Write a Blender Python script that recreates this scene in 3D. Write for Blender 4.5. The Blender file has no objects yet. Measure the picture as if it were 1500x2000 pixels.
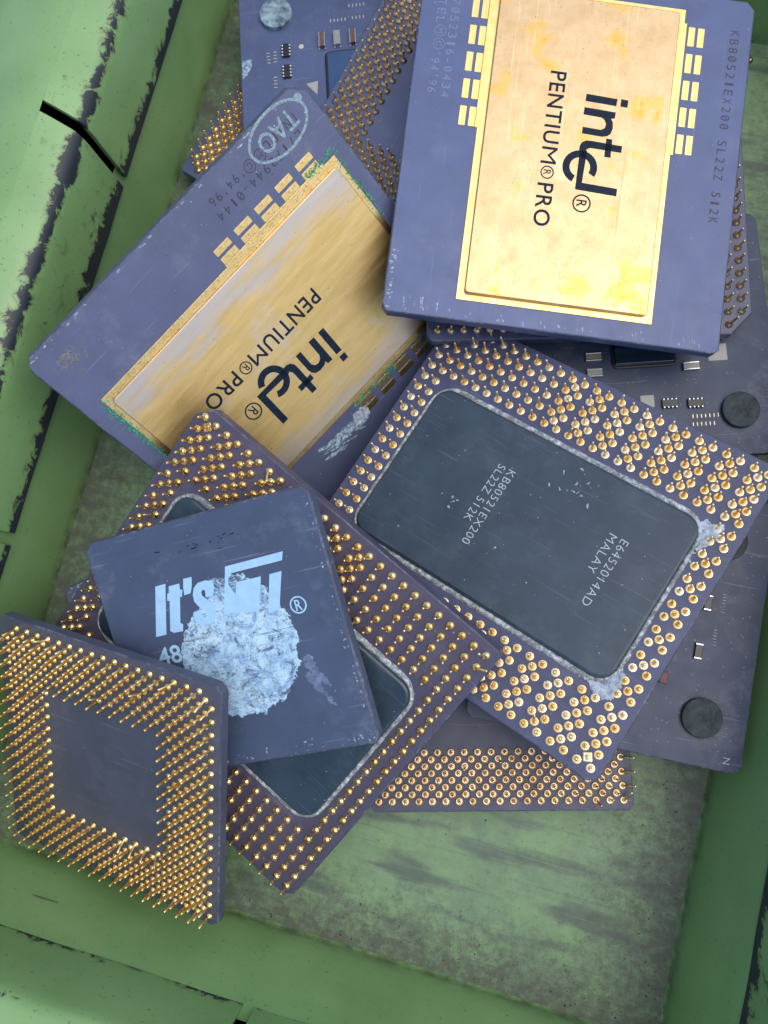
import bpy, bmesh, math, random
from mathutils import Vector, Matrix, Quaternion, noise
random.seed(7)
SC = bpy.context.scene
COL = SC.collection
U = 0.1                                   # all dimensions below are millimetres; 1 unit = 1 cm
SC.unit_settings.scale_length = 0.01

# ------------------------------------------------------------------ camera, sky, sun, exposure
cam = bpy.data.cameras.new("camera")
cam.sensor_fit = 'VERTICAL'
cam.angle = 1.12517
cam.clip_start = 0.1
cam.clip_end = 500
cam.dof.use_dof = True
cam.dof.focus_distance = 14.0
cam.dof.aperture_fstop = 0.28
cam_ob = bpy.data.objects.new("camera", cam)
COL.objects.link(cam_ob)
cam_ob.matrix_world = Matrix.Translation((0, 0, 168.5 * U)) @ Quaternion((0.988704, 0.068944, 0.055243, 0.121077)).to_matrix().to_4x4()
SC.camera = cam_ob

SUN_DIR = Vector((0.33, 0.10, 0.94)).normalized()
wd = bpy.data.worlds.new("World")
SC.world = wd
wd.use_nodes = True
wt = wd.node_tree
bg = wt.nodes['Background']
sky = wt.nodes.new('ShaderNodeTexSky')
sky.sky_type = 'NISHITA'
sky.sun_disc = False
sky.sun_elevation = math.asin(SUN_DIR.z)
sky.sun_rotation = math.atan2(SUN_DIR.x, SUN_DIR.y)
sky.air_density = 1.0
sky.dust_density = 3.0
sky.ozone_density = 1.0
wt.links.new(sky.outputs[0], bg.inputs[0])
bg.inputs[1].default_value = 0.15
sun = bpy.data.lights.new("sun", 'SUN')
sun.energy = 0.55
sun.angle = math.radians(75)
sun.color = (1.0, 0.94, 0.84)
sun_ob = bpy.data.objects.new("sun", sun)
COL.objects.link(sun_ob)
sun_ob.rotation_euler = SUN_DIR.to_track_quat('Z', 'Y').to_euler()
SC.view_settings.view_transform = 'Standard'
SC.view_settings.look = 'None'
SC.view_settings.exposure = 0.58
SC.view_settings.gamma = 1.0
SC.render.engine = 'CYCLES'
SC.cycles.use_denoising = True
SC.cycles.max_bounces = 8
SC.cycles.transparent_max_bounces = 32

# ------------------------------------------------------------------ node helpers
class NT:
    def __init__(s, name):
        s.m = bpy.data.materials.new(name)
        s.m.use_nodes = True
        s.t = s.m.node_tree
        s.b = s.t.nodes['Principled BSDF']
        s._co = None
    def n(s, typ, **kw):
        nd = s.t.nodes.new('ShaderNode' + typ)
        for k, v in kw.items():
            setattr(nd, k, v)
        return nd
    def link(s, a, b):
        s.t.links.new(a, b)
    def co(s):
        if s._co is None:
            s._co = s.n('TexCoord').outputs['Object']
        return s._co
    def uv(s):
        return s.n('TexCoord').outputs['UV']
    def mapped(s, scale=(1, 1, 1), loc=(0, 0, 0), rot=(0, 0, 0), src=None):
        mp = s.n('Mapping')
        mp.inputs['Scale'].default_value = scale
        mp.inputs['Location'].default_value = loc
        mp.inputs['Rotation'].default_value = rot
        s.link(src or s.co(), mp.inputs['Vector'])
        return mp.outputs[0]
    def noise(s, scale, detail=4, rough=0.55, vec=None, dist=0.0):
        nd = s.n('TexNoise')
        nd.inputs['Scale'].default_value = scale
        nd.inputs['Detail'].default_value = detail
        nd.inputs['Roughness'].default_value = rough
        nd.inputs['Distortion'].default_value = dist
        s.link(vec or s.co(), nd.inputs['Vector'])
        return nd.outputs['Fac']
    def ramp(s, fac, *stops):
        nd = s.n('ValToRGB')
        cr = nd.color_ramp
        while len(cr.elements) < len(stops):
            cr.elements.new(0.5)
        for e, (p, c) in zip(cr.elements, stops):
            e.position = p
            e.color = (c, c, c, 1) if isinstance(c, (int, float)) else (*c, 1)
        s.link(fac, nd.inputs[0])
        return nd.outputs[0]
    def mask(s, fac, lo, hi):
        nd = s.n('MapRange')
        nd.inputs[1].default_value = lo
        nd.inputs[2].default_value = hi
        s.link(fac, nd.inputs[0])
        return nd.outputs[0]
    def math(s, op, a, b=None, c=None):
        nd = s.n('Math', operation=op)
        for i, v in enumerate((a, b, c)):
            if v is None:
                continue
            if isinstance(v, (int, float)):
                nd.inputs[i].default_value = v
            else:
                s.link(v, nd.inputs[i])
        return nd.outputs[0]
    def mix(s, fac, a, b):
        nd = s.n('Mix', data_type='RGBA')
        for sock, v in ((nd.inputs[0], fac), (nd.inputs[6], a), (nd.inputs[7], b)):
            if isinstance(v, (int, float)):
                sock.default_value = v
            elif isinstance(v, tuple):
                sock.default_value = (*v, 1)
            else:
                s.link(v, sock)
        return nd.outputs[2]
    def sep(s, vec=None):
        nd = s.n('SeparateXYZ')
        s.link(vec or s.co(), nd.inputs[0])
        return nd.outputs
    def set(s, color=None, rough=None, metal=None, spec=None):
        for key, v in (('Base Color', color), ('Roughness', rough), ('Metallic', metal), ('Specular IOR Level', spec)):
            if v is None:
                continue
            if isinstance(v, (int, float)):
                s.b.inputs[key].default_value = v
            elif isinstance(v, tuple):
                s.b.inputs[key].default_value = (*v, 1)
            else:
                s.link(v, s.b.inputs[key])
        return s
    def bump(s, h, strength=0.2, dist=0.01):
        nd = s.n('Bump')
        nd.inputs['Strength'].default_value = strength
        nd.inputs['Distance'].default_value = dist
        s.link(h, nd.inputs['Height'])
        s.link(nd.outputs[0], s.b.inputs['Normal'])
        return s

def ceramic(name, base, rough=0.36, dust=0.5):
    k = NT(name)
    big = k.noise(0.9, 5, 0.6)
    col = k.mix(k.mask(big, 0.3, 0.75), tuple(c * 0.82 for c in base), tuple(c * 1.22 for c in base))
    fine = k.noise(55, 3, 0.6)
    col = k.mix(k.mask(fine, 0.4, 0.9), col, tuple(c * 1.5 for c in base))
    speck = k.mask(k.noise(16, 2, 0.5), 0.735, 0.76)
    col = k.mix(k.math('MULTIPLY', speck, dust), col, (0.42, 0.44, 0.5))
    pit = k.mask(k.noise(13, 2, 0.5, k.mapped(loc=(9, 4, 2))), 0.74, 0.77)
    col = k.mix(k.math('MULTIPLY', pit, 0.8), col, (0.012, 0.012, 0.016))
    film = k.mask(k.noise(1.6, 6, 0.7, k.mapped(loc=(3, 8, 1))), 0.55, 0.8)
    col = k.mix(k.math('MULTIPLY', film, 0.22 * dust), col, (0.35, 0.36, 0.42))
    grain = k.noise(120, 2, 0.7)
    col = k.mix(k.math('MULTIPLY', k.mask(grain, 0.45, 0.75), 0.30), col, tuple(c * 2.0 for c in base))
    for q, (rot, sc_) in enumerate(((0.5, 11), (1.9, 9))):
        hs = k.mask(k.noise(1.6, 3, 0.55, k.mapped((0.3, sc_, 1), loc=(q * 5.3, q * 2.1, q + 1), rot=(0, 0, rot))), 0.675, 0.715)
        col = k.mix(k.math('MULTIPLY', hs, 0.16 * dust), col, (0.40, 0.43, 0.52))
    smudge = k.mask(k.noise(1.1, 4, 0.6, k.mapped(loc=(6, 2, 9))), 0.56, 0.72)
    col = k.mix(k.math('MULTIPLY', smudge, 0.35), col, tuple(c * 0.6 for c in base))
    r = k.math('ADD', k.math('MULTIPLY', k.noise(2.2, 5, 0.65), 0.26), rough - 0.13)
    k.set(col, r, 0.0, 0.55)
    k.bump(k.noise(90, 2, 0.5), 0.10, 0.004)
    return k.m

def worn_edge():
    k = NT("ceramic worn edge")
    w = k.math('MULTIPLY', k.mask(k.noise(9, 8, 0.8), 0.45, 0.70), k.mask(k.noise(1.1, 3, 0.6), 0.42, 0.66))
    col = k.mix(w, (0.052, 0.060, 0.100), (0.28, 0.33, 0.42))
    k.set(col, 0.55, 0)
    k.bump(k.noise(30, 4, 0.7), 0.5, 0.01)
    return k.m
M_EDGE = worn_edge()
M_CER_A = ceramic("ceramic violet", (0.050, 0.080, 0.184), 0.40, 0.55)
M_CER_B = ceramic("ceramic dusty violet", (0.066, 0.081, 0.152), 0.44, 1.0)
M_CER_C = ceramic("ceramic plum", (0.060, 0.054, 0.092), 0.42, 0.8)
M_CER_D = ceramic("ceramic indigo", (0.046, 0.056, 0.118), 0.40, 0.6)
M_CER_E = ceramic("ceramic slate", (0.048, 0.070, 0.122), 0.48, 1.2)
M_CER_F = ceramic("ceramic smooth slate", (0.058, 0.064, 0.098), 0.44, 0.7)
M_CER_G = ceramic("ceramic deep indigo", (0.026, 0.037, 0.078), 0.46, 0.8)
M_CER_H = ceramic("ceramic grey indigo", (0.020, 0.035, 0.076), 0.50, 1.1)
M_CER_J = ceramic("ceramic bright indigo", (0.058, 0.082, 0.172), 0.38, 0.6)

def gold_pin_mat():
    k = NT("pin gold")
    oi = k.n('ObjectInfo').outputs['Random']
    col = k.ramp(oi, (0.0, (0.88, 0.60, 0.21)), (0.5, (0.94, 0.70, 0.31)), (1.0, (0.97, 0.79, 0.44)))
    n_ = k.noise(30, 3, 0.6)
    col = k.mix(k.mask(n_, 0.5, 0.8), col, (0.68, 0.44, 0.17))
    k.set(col, k.math('ADD', k.math('MULTIPLY', n_, 0.2), 0.17), 1.0)
    return k.m
M_PIN = gold_pin_mat()
def dull_pin_mat():
    k = NT("pin dull gold")
    oi = k.n('ObjectInfo').outputs['Random']
    col = k.ramp(oi, (0.0, (0.66, 0.49, 0.28)), (1.0, (0.84, 0.68, 0.45)))
    n_ = k.noise(30, 3, 0.6)
    col = k.mix(k.mask(n_, 0.5, 0.8), col, (0.46, 0.32, 0.18))
    k.set(col, k.math('ADD', k.math('MULTIPLY', n_, 0.2), 0.24), 1.0)
    return k.m
M_PIN_DULL = dull_pin_mat()
def pale_pin_mat():
    k = NT("pin pale gold")
    oi = k.n('ObjectInfo').outputs['Random']
    col = k.ramp(oi, (0.0, (0.92, 0.64, 0.26)), (0.6, (0.97, 0.76, 0.42)), (1.0, (0.98, 0.87, 0.64)))
    n_ = k.noise(30, 3, 0.6)
    col = k.mix(k.mask(n_, 0.55, 0.8), col, (0.80, 0.55, 0.22))
    k.set(col, k.math('ADD', k.math('MULTIPLY', n_, 0.2), 0.26), 1.0)
    return k.m
M_PIN_PALE = pale_pin_mat()

def gold_lid_pale():
    k = NT("gold lid pale stained")
    co = k.co()
    base = k.mix(k.mask(k.noise(3, 6, 0.65), 0.35, 0.7), (0.465, 0.338, 0.182), (0.545, 0.418, 0.250))
    st = k.mask(k.noise(1.15, 6, 0.62, k.mapped(loc=(2.3, 5.1, 0.7)), 0.4), 0.575, 0.60)
    base = k.mix(k.math('MULTIPLY', st, 0.65), base, (0.62, 0.36, 0.085))
    core = k.mask(k.noise(1.15, 6, 0.62, k.mapped(loc=(2.3, 5.1, 0.7)), 0.4), 0.64, 0.68)
    base = k.mix(k.math('MULTIPLY', core, 0.6), base, (0.56, 0.29, 0.04))
    tea = k.mask(k.noise(0.8, 4, 0.6, k.mapped(loc=(7.7, 1.2, 3))), 0.63, 0.72)
    base = k.mix(k.math('MULTIPLY', tea, 0.6), base, (0.48, 0.52, 0.36))
    scr = k.mask(k.noise(5, 3, 0.7, k.mapped((0.5, 9, 1), rot=(0, 0, 0.6))), 0.66, 0.72)
    base = k.mix(k.math('MULTIPLY', scr, 0.35), base, (0.40, 0.30, 0.15))
    for q, (rot, sc_) in enumerate(((0.15, 14), (1.1, 10), (2.3, 12))):
        hs = k.mask(k.noise(2.2, 3, 0.6, k.mapped((0.25, sc_, 1), loc=(q * 3.1, q * 1.7, q), rot=(0, 0, rot))), 0.665, 0.70)
        base = k.mix(k.math('MULTIPLY', hs, 0.45), base, (0.86, 0.72, 0.46) if q != 1 else (0.34, 0.23, 0.09))
    spk = k.mask(k.noise(22, 2, 0.5), 0.70, 0.73)
    base = k.mix(k.math('MULTIPLY', spk, 0.8), base, (0.22, 0.15, 0.06))
    r = k.math('ADD', k.math('MULTIPLY', k.noise(1.8, 6, 0.65), 0.30), 0.24)
    k.set(base, r, 1.0)
    k.bump(k.noise(14, 5, 0.7), 0.12, 0.01)
    return k.m
M_LID_A = gold_lid_pale()

def gold_lid_worn():
    k = NT("gold lid worn brushed")
    xyz = k.sep()
    brushed = k.noise(3.0, 6, 0.7, k.mapped((0.35, 3.2, 1)))
    base = k.mix(k.mask(brushed, 0.35, 0.7), (0.60, 0.41, 0.14), (0.73, 0.53, 0.23))
    # nickel showing through along both long sides, ragged
    ny = k.math('ADD', xyz[1], k.math('MULTIPLY', k.math('SUBTRACT', k.noise(1.1, 6, 0.65, k.mapped((0.6, 1.4, 1))), 0.5), 1.6))
    w1 = k.mask(ny, -1.05, -1.40)
    w1 = k.math('MULTIPLY', w1, k.mask(k.noise(1.3, 5, 0.7, k.mapped((0.5, 2.4, 1), loc=(4, 1, 0))), 0.30, 0.52))
    w2 = k.math('MULTIPLY', k.mask(ny, 1.15, 1.5), 0.7)
    base = k.mix(k.math('MULTIPLY', k.math('ADD', w1, w2), 0.58), base, (0.44, 0.47, 0.54))
    ox = k.mask(k.noise(0.7, 4, 0.6, k.mapped(loc=(5, 2, 6))), 0.58, 0.7)
    base = k.mix(k.math('MULTIPLY', ox, 0.5), base, (0.62, 0.56, 0.52))
    spk = k.mask(k.noise(20, 2, 0.5), 0.72, 0.75)
    base = k.mix(spk, base, (0.12, 0.09, 0.05))
    r = k.math('ADD', k.math('MULTIPLY', brushed, 0.26), 0.32)
    k.set(base, r, 1.0)
    k.bump(k.noise(6, 5, 0.7, k.mapped((0.8, 9, 1))), 0.15, 0.008)
    return k.m
M_LID_B = gold_lid_worn()

def gold_frame(name, grit):
    k = NT(name)
    base = k.mix(k.mask(k.noise(4, 5, 0.6), 0.3, 0.7), (0.66, 0.45, 0.14), (0.78, 0.58, 0.26))
    g = k.mask(k.noise(38, 3, 0.6), 0.56 if grit else 0.68, 0.66 if grit else 0.74)
    base = k.mix(k.math('MULTIPLY', g, 0.75), base, (0.20, 0.12, 0.05))
    k.set(base, 0.30, 1.0)
    k.bump(k.noise(40, 3, 0.6), 0.25 if grit else 0.08, 0.01)
    return k.m
M_FRAME_A = gold_frame("gold seal ring", False)
M_FRAME_B = gold_frame("gold seal ring gritty", True)

def simple(name, col, rough=0.5, metal=0.0, var=0.25, scale=8, bump=0.0):
    k = NT(name)
    n_ = k.noise(scale, 5, 0.6)
    c = k.mix(k.mask(n_, 0.25, 0.75), tuple(x * (1 - var) for x in col), tuple(min(1, x * (1 + var)) for x in col))
    k.set(c, rough, metal)
    if bump:
        k.bump(k.noise(scale * 3, 4, 0.6), bump, 0.01)
    return k.m
M_INK = simple("dark blue print", (0.008, 0.017, 0.034), 0.45, 0, 0.5, 12)
M_INK.node_tree.nodes["Principled BSDF"].inputs["Specular IOR Level"].default_value = 0.12
M_ETCH_DARK = simple("etched dark lettering", (0.030, 0.030, 0.062), 0.6, 0, 0.3, 30)
M_ETCH_LIGHT = simple("etched pale lettering", (0.155, 0.175, 0.31), 0.5, 0, 0.3, 30)
M_GREYINK = simple("grey laser lettering", (0.42, 0.48, 0.50), 0.6, 0, 0.25, 20)
M_BLUEINK = simple("pale blue print", (0.36, 0.60, 0.80), 0.5, 0, 0.10, 6)
M_SILVER = simple("solder", (0.50, 0.52, 0.55), 0.25, 1.0, 0.15, 20)
M_CAP = simple("capacitor brown", (0.13, 0.065, 0.05), 0.5, 0, 0.2, 20)
M_CAPGREY = simple("capacitor pale", (0.26, 0.28, 0.26), 0.5, 0, 0.15, 20)
M_CAPTAN = simple("capacitor tan", (0.26, 0.21, 0.15), 0.5, 0, 0.15, 20)
M_RES = simple("resistor black", (0.012, 0.016, 0.018), 0.35, 0, 0.3, 20)
M_DOT = simple("bare pad", (0.66, 0.58, 0.42), 0.4, 0.5, 0.2, 20)
M_DIE = simple("silicon die", (0.10, 0.16, 0.26), 0.06, 0.85, 0.1, 3)
M_RED = simple("red capacitor end", (0.12, 0.045, 0.05), 0.5, 0, 0.2, 20)
M_TRI = simple("paint white", (0.36, 0.37, 0.34), 0.5, 0, 0.1, 20)

def rubber(name, c, pale):
    k = NT(name)
    d = k.mask(k.noise(5, 6, 0.7), 0.38, 0.62)
    col = k.mix(k.math('MULTIPLY', d, pale), c, (0.30, 0.44, 0.52))
    k.set(col, 0.75, 0)
    k.bump(k.noise(30, 4, 0.6), 0.3, 0.01)
    return k.m
M_RUB = rubber("black rubber", (0.018, 0.024, 0.027), 0.10)
M_RUBD = rubber("dusty rubber", (0.06, 0.10, 0.13), 1.0)

def lid_black():
    k = NT("black epoxy lid")
    n_ = k.noise(1.2, 5, 0.6)
    col = k.mix(k.mask(n_, 0.3, 0.75), (0.014, 0.031, 0.048), (0.025, 0.052, 0.078))
    sp = k.mask(k.noise(14, 2, 0.5), 0.745, 0.77)
    col = k.mix(sp, col, (0.35, 0.4, 0.42))
    sc = k.mask(k.noise(3, 4, 0.7, k.mapped((0.6, 7, 1), rot=(0, 0, 1.0))), 0.69, 0.74)
    col = k.mix(k.math('MULTIPLY', sc, 0.10), col, (0.3, 0.34, 0.36))
    for q, (rot, sc_) in enumerate(((0.3, 12), (1.5, 9), (2.4, 14))):
        hs = k.mask(k.noise(1.8, 3, 0.55, k.mapped((0.3, sc_, 1), loc=(q * 4.3, q * 2.7, q), rot=(0, 0, rot))), 0.665, 0.71)
        col = k.mix(k.math('MULTIPLY', hs, 0.10), col, (0.34, 0.40, 0.44))
    ds = k.mask(k.noise(1.4, 7, 0.75, k.mapped(loc=(4, 4, 4))), 0.5, 0.8)
    col = k.mix(k.math('MULTIPLY', ds, 0.14), col, (0.24, 0.30, 0.34))
    k.set(col, k.math('ADD', k.math('MULTIPLY', n_, 0.24), 0.26), 0, 0.6)
    k.bump(k.noise(70, 3, 0.5), 0.08, 0.004)
    return k.m
M_BLACK = lid_black()

def bead_mat():
    k = NT("sealant bead")
    n_ = k.noise(11, 6, 0.75, dist=0.5)
    col = k.ramp(n_, (0.34, (0.07, 0.08, 0.09)), (0.50, (0.27, 0.31, 0.33)), (0.66, (0.70, 0.80, 0.84)))
    k.set(col, 0.55, 0)
    k.bump(k.noise(22, 6, 0.75), 0.5, 0.02)
    return k.m
M_BEAD = bead_mat()

def paste_mat():
    k = NT("dried white paste")
    n1 = k.noise(4.6, 10, 0.82, dist=0.7)
    fib = k.noise(5.0, 8, 0.8, k.mapped((1.0, 4.0, 1), rot=(0, 0, -0.5)), 1.0)
    col = k.ramp(n1, (0.32, (0.075, 0.100, 0.20)), (0.43, (0.22, 0.38, 0.57)), (0.52, (0.40, 0.62, 0.78)), (0.66, (0.60, 0.81, 0.88)))
    col = k.mix(k.math('MULTIPLY', k.mask(fib, 0.56, 0.64), 0.50), col, (0.14, 0.23, 0.40))
    fresh = k.mask(k.noise(1.2, 3, 0.5, k.mapped(loc=(8, 1, 0))), 0.48, 0.62)
    col = k.mix(k.math('MULTIPLY', fresh, k.math('MULTIPLY', k.mask(n1, 0.42, 0.56), 0.5)), col, (0.60, 0.82, 0.90))
    n2 = k.mask(k.noise(30, 5, 0.8), 0.575, 0.63)
    col = k.mix(k.math('MULTIPLY', n2, 0.75), col, (0.07, 0.10, 0.16))
    br = k.mask(k.noise(1.4, 4, 0.6, k.mapped(loc=(3, 3, 0))), 0.50, 0.62)
    n3 = k.mask(k.noise(17, 5, 0.75), 0.53, 0.60)
    col = k.mix(k.math('MULTIPLY', k.math('MULTIPLY', br, n3), 0.85), col, (0.06, 0.05, 0.03))
    for q, (rot, sc_) in enumerate(((0.2, 10), (-0.7, 12))):
        hs = k.mask(k.noise(1.6, 3, 0.6, k.mapped((0.35, sc_, 1), loc=(q * 4.3, q * 2.7, q), rot=(0, 0, rot))), 0.64, 0.69)
        col = k.mix(k.math('MULTIPLY', hs, 0.6), col, (0.10, 0.13, 0.24))
    k.set(col, 0.65, 0)
    k.bump(k.noise(20, 7, 0.75), 0.15, 0.008)
    tr = k.n('BsdfTransparent')
    mx = k.n('MixShader')
    y = k.sep()[1]
    hole = k.math('ADD', k.noise(3.4, 9, 0.8, k.mapped((1, 1.5, 1), loc=(7, 3, 0)), 0.9), k.math('MULTIPLY', k.mask(y, 0.4, 1.2), -0.07))
    k.link(k.mask(hole, 0.36, 0.47), mx.inputs[0])
    k.link(tr.outputs[0], mx.inputs[1])
    k.link(k.b.outputs[0], mx.inputs[2])
    k.link(mx.outputs[0], k.t.nodes['Material Output'].inputs[0])
    return k.m
M_PASTE = paste_mat()
def faded(name, col, lo, hi, sc=9):
    """worn print: the ink is there or it is not, by a noise"""
    k = NT(name)
    k.set(col, 0.6, 0)
    tr = k.n('BsdfTransparent')
    mx = k.n('MixShader')
    f = k.mask(k.noise(sc, 6, 0.75), lo, hi)
    k.link(f, mx.inputs[0])
    k.link(tr.outputs[0], mx.inputs[1])
    k.link(k.b.outputs[0], mx.inputs[2])
    k.link(mx.outputs[0], k.t.nodes['Material Output'].inputs[0])
    return k.m
M_STAMP = faded("worn ink stamp", (0.30, 0.42, 0.47), 0.22, 0.62, 16)
M_SMEAR = faded("paste smear", (0.27, 0.35, 0.52), 0.30, 0.78, 5)
M_SCUFF = faded("pale scuff", (0.50, 0.58, 0.68), 0.30, 0.7, 14)
M_SCUFFB = faded("blue white scuff", (0.42, 0.60, 0.74), 0.38, 0.62, 12)
M_TARN = faded("ochre residue", (0.34, 0.30, 0.20), 0.50, 0.85, 14)
M_VERD = simple("verdigris", (0.03, 0.34, 0.16), 0.8, 0, 0.6, 20, 0.4)
M_VERDF = faded("verdigris bloom", (0.16, 0.36, 0.33), 0.45, 0.80, 12)
M_WHITERES = faded("white residue", (0.62, 0.74, 0.84), 0.30, 0.70, 7)

# ---- green painted steel
def green_paint(name, wear, amt=0.0):
    """wear: 0 none, 1 skirt (uses UV: x along, y across 0..1), 2 floor, 3 wall"""
    k = NT(name)
    n1 = k.noise(0.8, 6, 0.6)
    col = k.mix(k.mask(n1, 0.3, 0.72), (0.175, 0.325, 0.118), (0.230, 0.400, 0.162))
    n2 = k.noise(3.2, 6, 0.7)
    col = k.mix(k.math('MULTIPLY', k.mask(n2, 0.55, 0.8), 0.5), col, (0.125, 0.235, 0.085))
    sp = k.mask(k.noise(17, 3, 0.6), 0.66, 0.71)
    col = k.mix(k.math('MULTIPLY', sp, 0.8), col, (0.03, 0.055, 0.035))
    steel = (0.020, 0.026, 0.032)
    rough = k.math('ADD', k.math('MULTIPLY', n2, 0.22), 0.24)
    if wear == 1:
        uv = k.sep(k.uv())
        flake = k.noise(2.6, 8, 0.72, k.mapped((1.0, 1.0, 1.0)), 0.6)
        # bands of bare metal along the fold (v ~ 0.52) and the cut edge (v = 0)
        d1 = k.math('ABSOLUTE', k.math('SUBTRACT', uv[1], 0.50))
        b1 = k.math('SUBTRACT', 0.30, k.math('MULTIPLY', d1, 3.6))
        b0 = k.math('SUBTRACT', 0.40, k.math('MULTIPLY', uv[1], 2.9))
        b = k.math('MAXIMUM', k.math('MAXIMUM', b1, b0), 0.0)
        low = k.math('MULTIPLY', k.math('SUBTRACT', k.noise(0.55, 3, 0.5, k.mapped(loc=(0, 3, 7))), 0.5), 0.55)
        s_ = k.math('ADD', k.math('ADD', flake, b), low)
        w = k.mask(s_, 0.735 - amt, 0.765 - amt)
        halo = k.mask(s_, 0.66 - amt, 0.735 - amt)
        col = k.mix(k.math('MULTIPLY', halo, 0.55), col, (0.10, 0.12, 0.045))
        col = k.mix(w, col, steel)
        fine = k.mask(k.noise(9, 6, 0.75, dist=0.4), 0.655, 0.685)
        col = k.mix(fine, col, (0.03, 0.04, 0.03))
        rough = k.math('ADD', rough, k.math('MULTIPLY', w, 0.15))
    elif wear == 2:
        xyz = k.sep()
        blo = k.noise(0.9, 6, 0.6, k.mapped((1, 1, 1), loc=(1.3, 2.2, 0)), 0.3)
        col = k.mix(k.math('MULTIPLY', k.math('ADD', k.math('MULTIPLY', k.mask(blo, 0.38, 0.62), 0.5), 0.5), 0.78), col, (0.138, 0.236, 0.150))
        st = k.noise(1.0, 2, 0.45, k.mapped((0.50, 2.3, 1), loc=(3.1, 0.35, 0), rot=(0, 0, -0.06)), 0.2)
        edge = k.math('MULTIPLY', k.math('SUBTRACT', k.noise(8, 6, 0.75), 0.5), 0.16)
        sm = k.mask(k.math('ADD', st, edge), 0.535, 0.665)
        col = k.mix(k.math('MULTIPLY', sm, 0.66), col, (0.045, 0.060, 0.072))
        for q, (rot, sc_) in enumerate(((1.45, 15), (0.3, 12), (2.0, 17))):
            hs = k.mask(k.noise(1.5, 3, 0.6, k.mapped((0.22, sc_, 1), loc=(q * 4.3, q * 2.7, q), rot=(0, 0, rot))), 0.60, 0.68)
            col = k.mix(k.math('MULTIPLY', hs, 0.35), col, (0.24, 0.33, 0.23) if q != 1 else (0.05, 0.07, 0.055))
        grime = k.noise(4.5, 12, 0.82, k.mapped(loc=(5, 0, 0)))
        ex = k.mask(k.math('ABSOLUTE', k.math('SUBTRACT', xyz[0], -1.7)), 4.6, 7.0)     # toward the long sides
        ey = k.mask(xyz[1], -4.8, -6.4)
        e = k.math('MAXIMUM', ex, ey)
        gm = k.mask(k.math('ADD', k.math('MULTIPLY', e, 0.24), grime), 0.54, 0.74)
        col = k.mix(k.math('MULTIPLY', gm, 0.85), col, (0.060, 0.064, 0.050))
        pat = k.mask(k.noise(1.9, 12, 0.8, k.mapped(loc=(1, 7, 3))), 0.44, 0.66)
        col = k.mix(k.math('MULTIPLY', pat, 0.42), col, (0.060, 0.085, 0.062))
        rust = k.mask(k.noise(3.4, 5, 0.6, k.mapped(loc=(8, 8, 1))), 0.70, 0.76)
        col = k.mix(k.math('MULTIPLY', rust, 0.7), col, (0.10, 0.055, 0.03))
        gr = k.mask(k.noise(12, 6, 0.75), 0.62, 0.70)
        col = k.mix(k.math('MULTIPLY', gr, 0.55), col, (0.04, 0.055, 0.04))
        rough = k.math('ADD', rough, 0.14)
    elif wear == 3:
        xyz = k.sep()
        sc = k.noise(1.6, 7, 0.7, k.mapped((1.0, 1.0, 0.6), loc=(0, 4, 0)), 0.5)
        w = k.mask(sc, 0.715, 0.745)
        col = k.mix(w, col, (0.03, 0.045, 0.038))
        hz = k.mask(k.noise(0.5, 4, 0.6), 0.45, 0.7)
        col = k.mix(k.math('MULTIPLY', hz, 0.35), col, (0.16, 0.27, 0.10))
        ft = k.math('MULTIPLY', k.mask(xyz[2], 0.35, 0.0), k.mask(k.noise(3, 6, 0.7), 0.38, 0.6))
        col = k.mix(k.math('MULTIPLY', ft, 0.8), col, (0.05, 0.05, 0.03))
    k.set(col, rough, 0.0, 0.5)
    k.bump(k.noise(7, 6, 0.6), 0.10, 0.02)
    return k.m
M_SKIRT = green_paint("green paint chipped", 1, 0.055)
M_SKIRT_OK = green_paint("green paint lightly chipped", 1, -0.17)
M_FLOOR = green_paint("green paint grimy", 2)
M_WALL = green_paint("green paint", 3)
M_STEEL = simple("bare dark steel", (0.022, 0.026, 0.030), 0.55, 0.3, 0.3, 6)

# ------------------------------------------------------------------ mesh helpers (input in mm)
def mesh_obj(name, verts, faces, mat, parent=None, smooth=False, matrix=None):
    me = bpy.data.meshes.new(name)
    me.from_pydata([(v[0] * U, v[1] * U, v[2] * U) for v in verts], [], faces)
    me.materials.append(mat)
    if smooth:
        for p in me.polygons:
            p.use_smooth = True
    me.update()
    return link(name, me, parent)

def link(name, me, parent=None):
    o = bpy.data.objects.new(name, me)
    COL.objects.link(o)
    if parent:
        o.parent = parent
    return o

def thing(name, label, cat, loc, q, group=None):
    o = bpy.data.objects.new(name, None)
    COL.objects.link(o)
    o.empty_display_size = 0.5
    o.location = [c * U for c in loc]
    o.rotation_mode = 'QUATERNION'
    o.rotation_quaternion = Quaternion(q)
    o['label'] = label
    o['category'] = cat
    if group:
        o['group'] = group
    return o

def chamfer_rect(hx, hy, ch):
    """corner order ++, -+, --, +- ; ch = cut per corner (mm)"""
    c = []
    for (sx, sy), k in zip(((1, 1), (-1, 1), (-1, -1), (1, -1)), ch):
        p, q = (sx * hx, sy * (hy - k)), (sx * (hx - k), sy * hy)
        c += [p, q] if sx * sy > 0 else [q, p]
    return c

def round_rect(hx, hy, r, n=7, cx=0, cy=0):
    out = []
    for k, (sx, sy) in enumerate(((1, 1), (-1, 1), (-1, -1), (1, -1))):
        for i in range(n + 1):
            a = math.pi / 2 * (k + i / n)
            out.append((cx + sx * (hx - r) + r * math.cos(a), cy + sy * (hy - r) + r * math.sin(a)))
    return out

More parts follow.
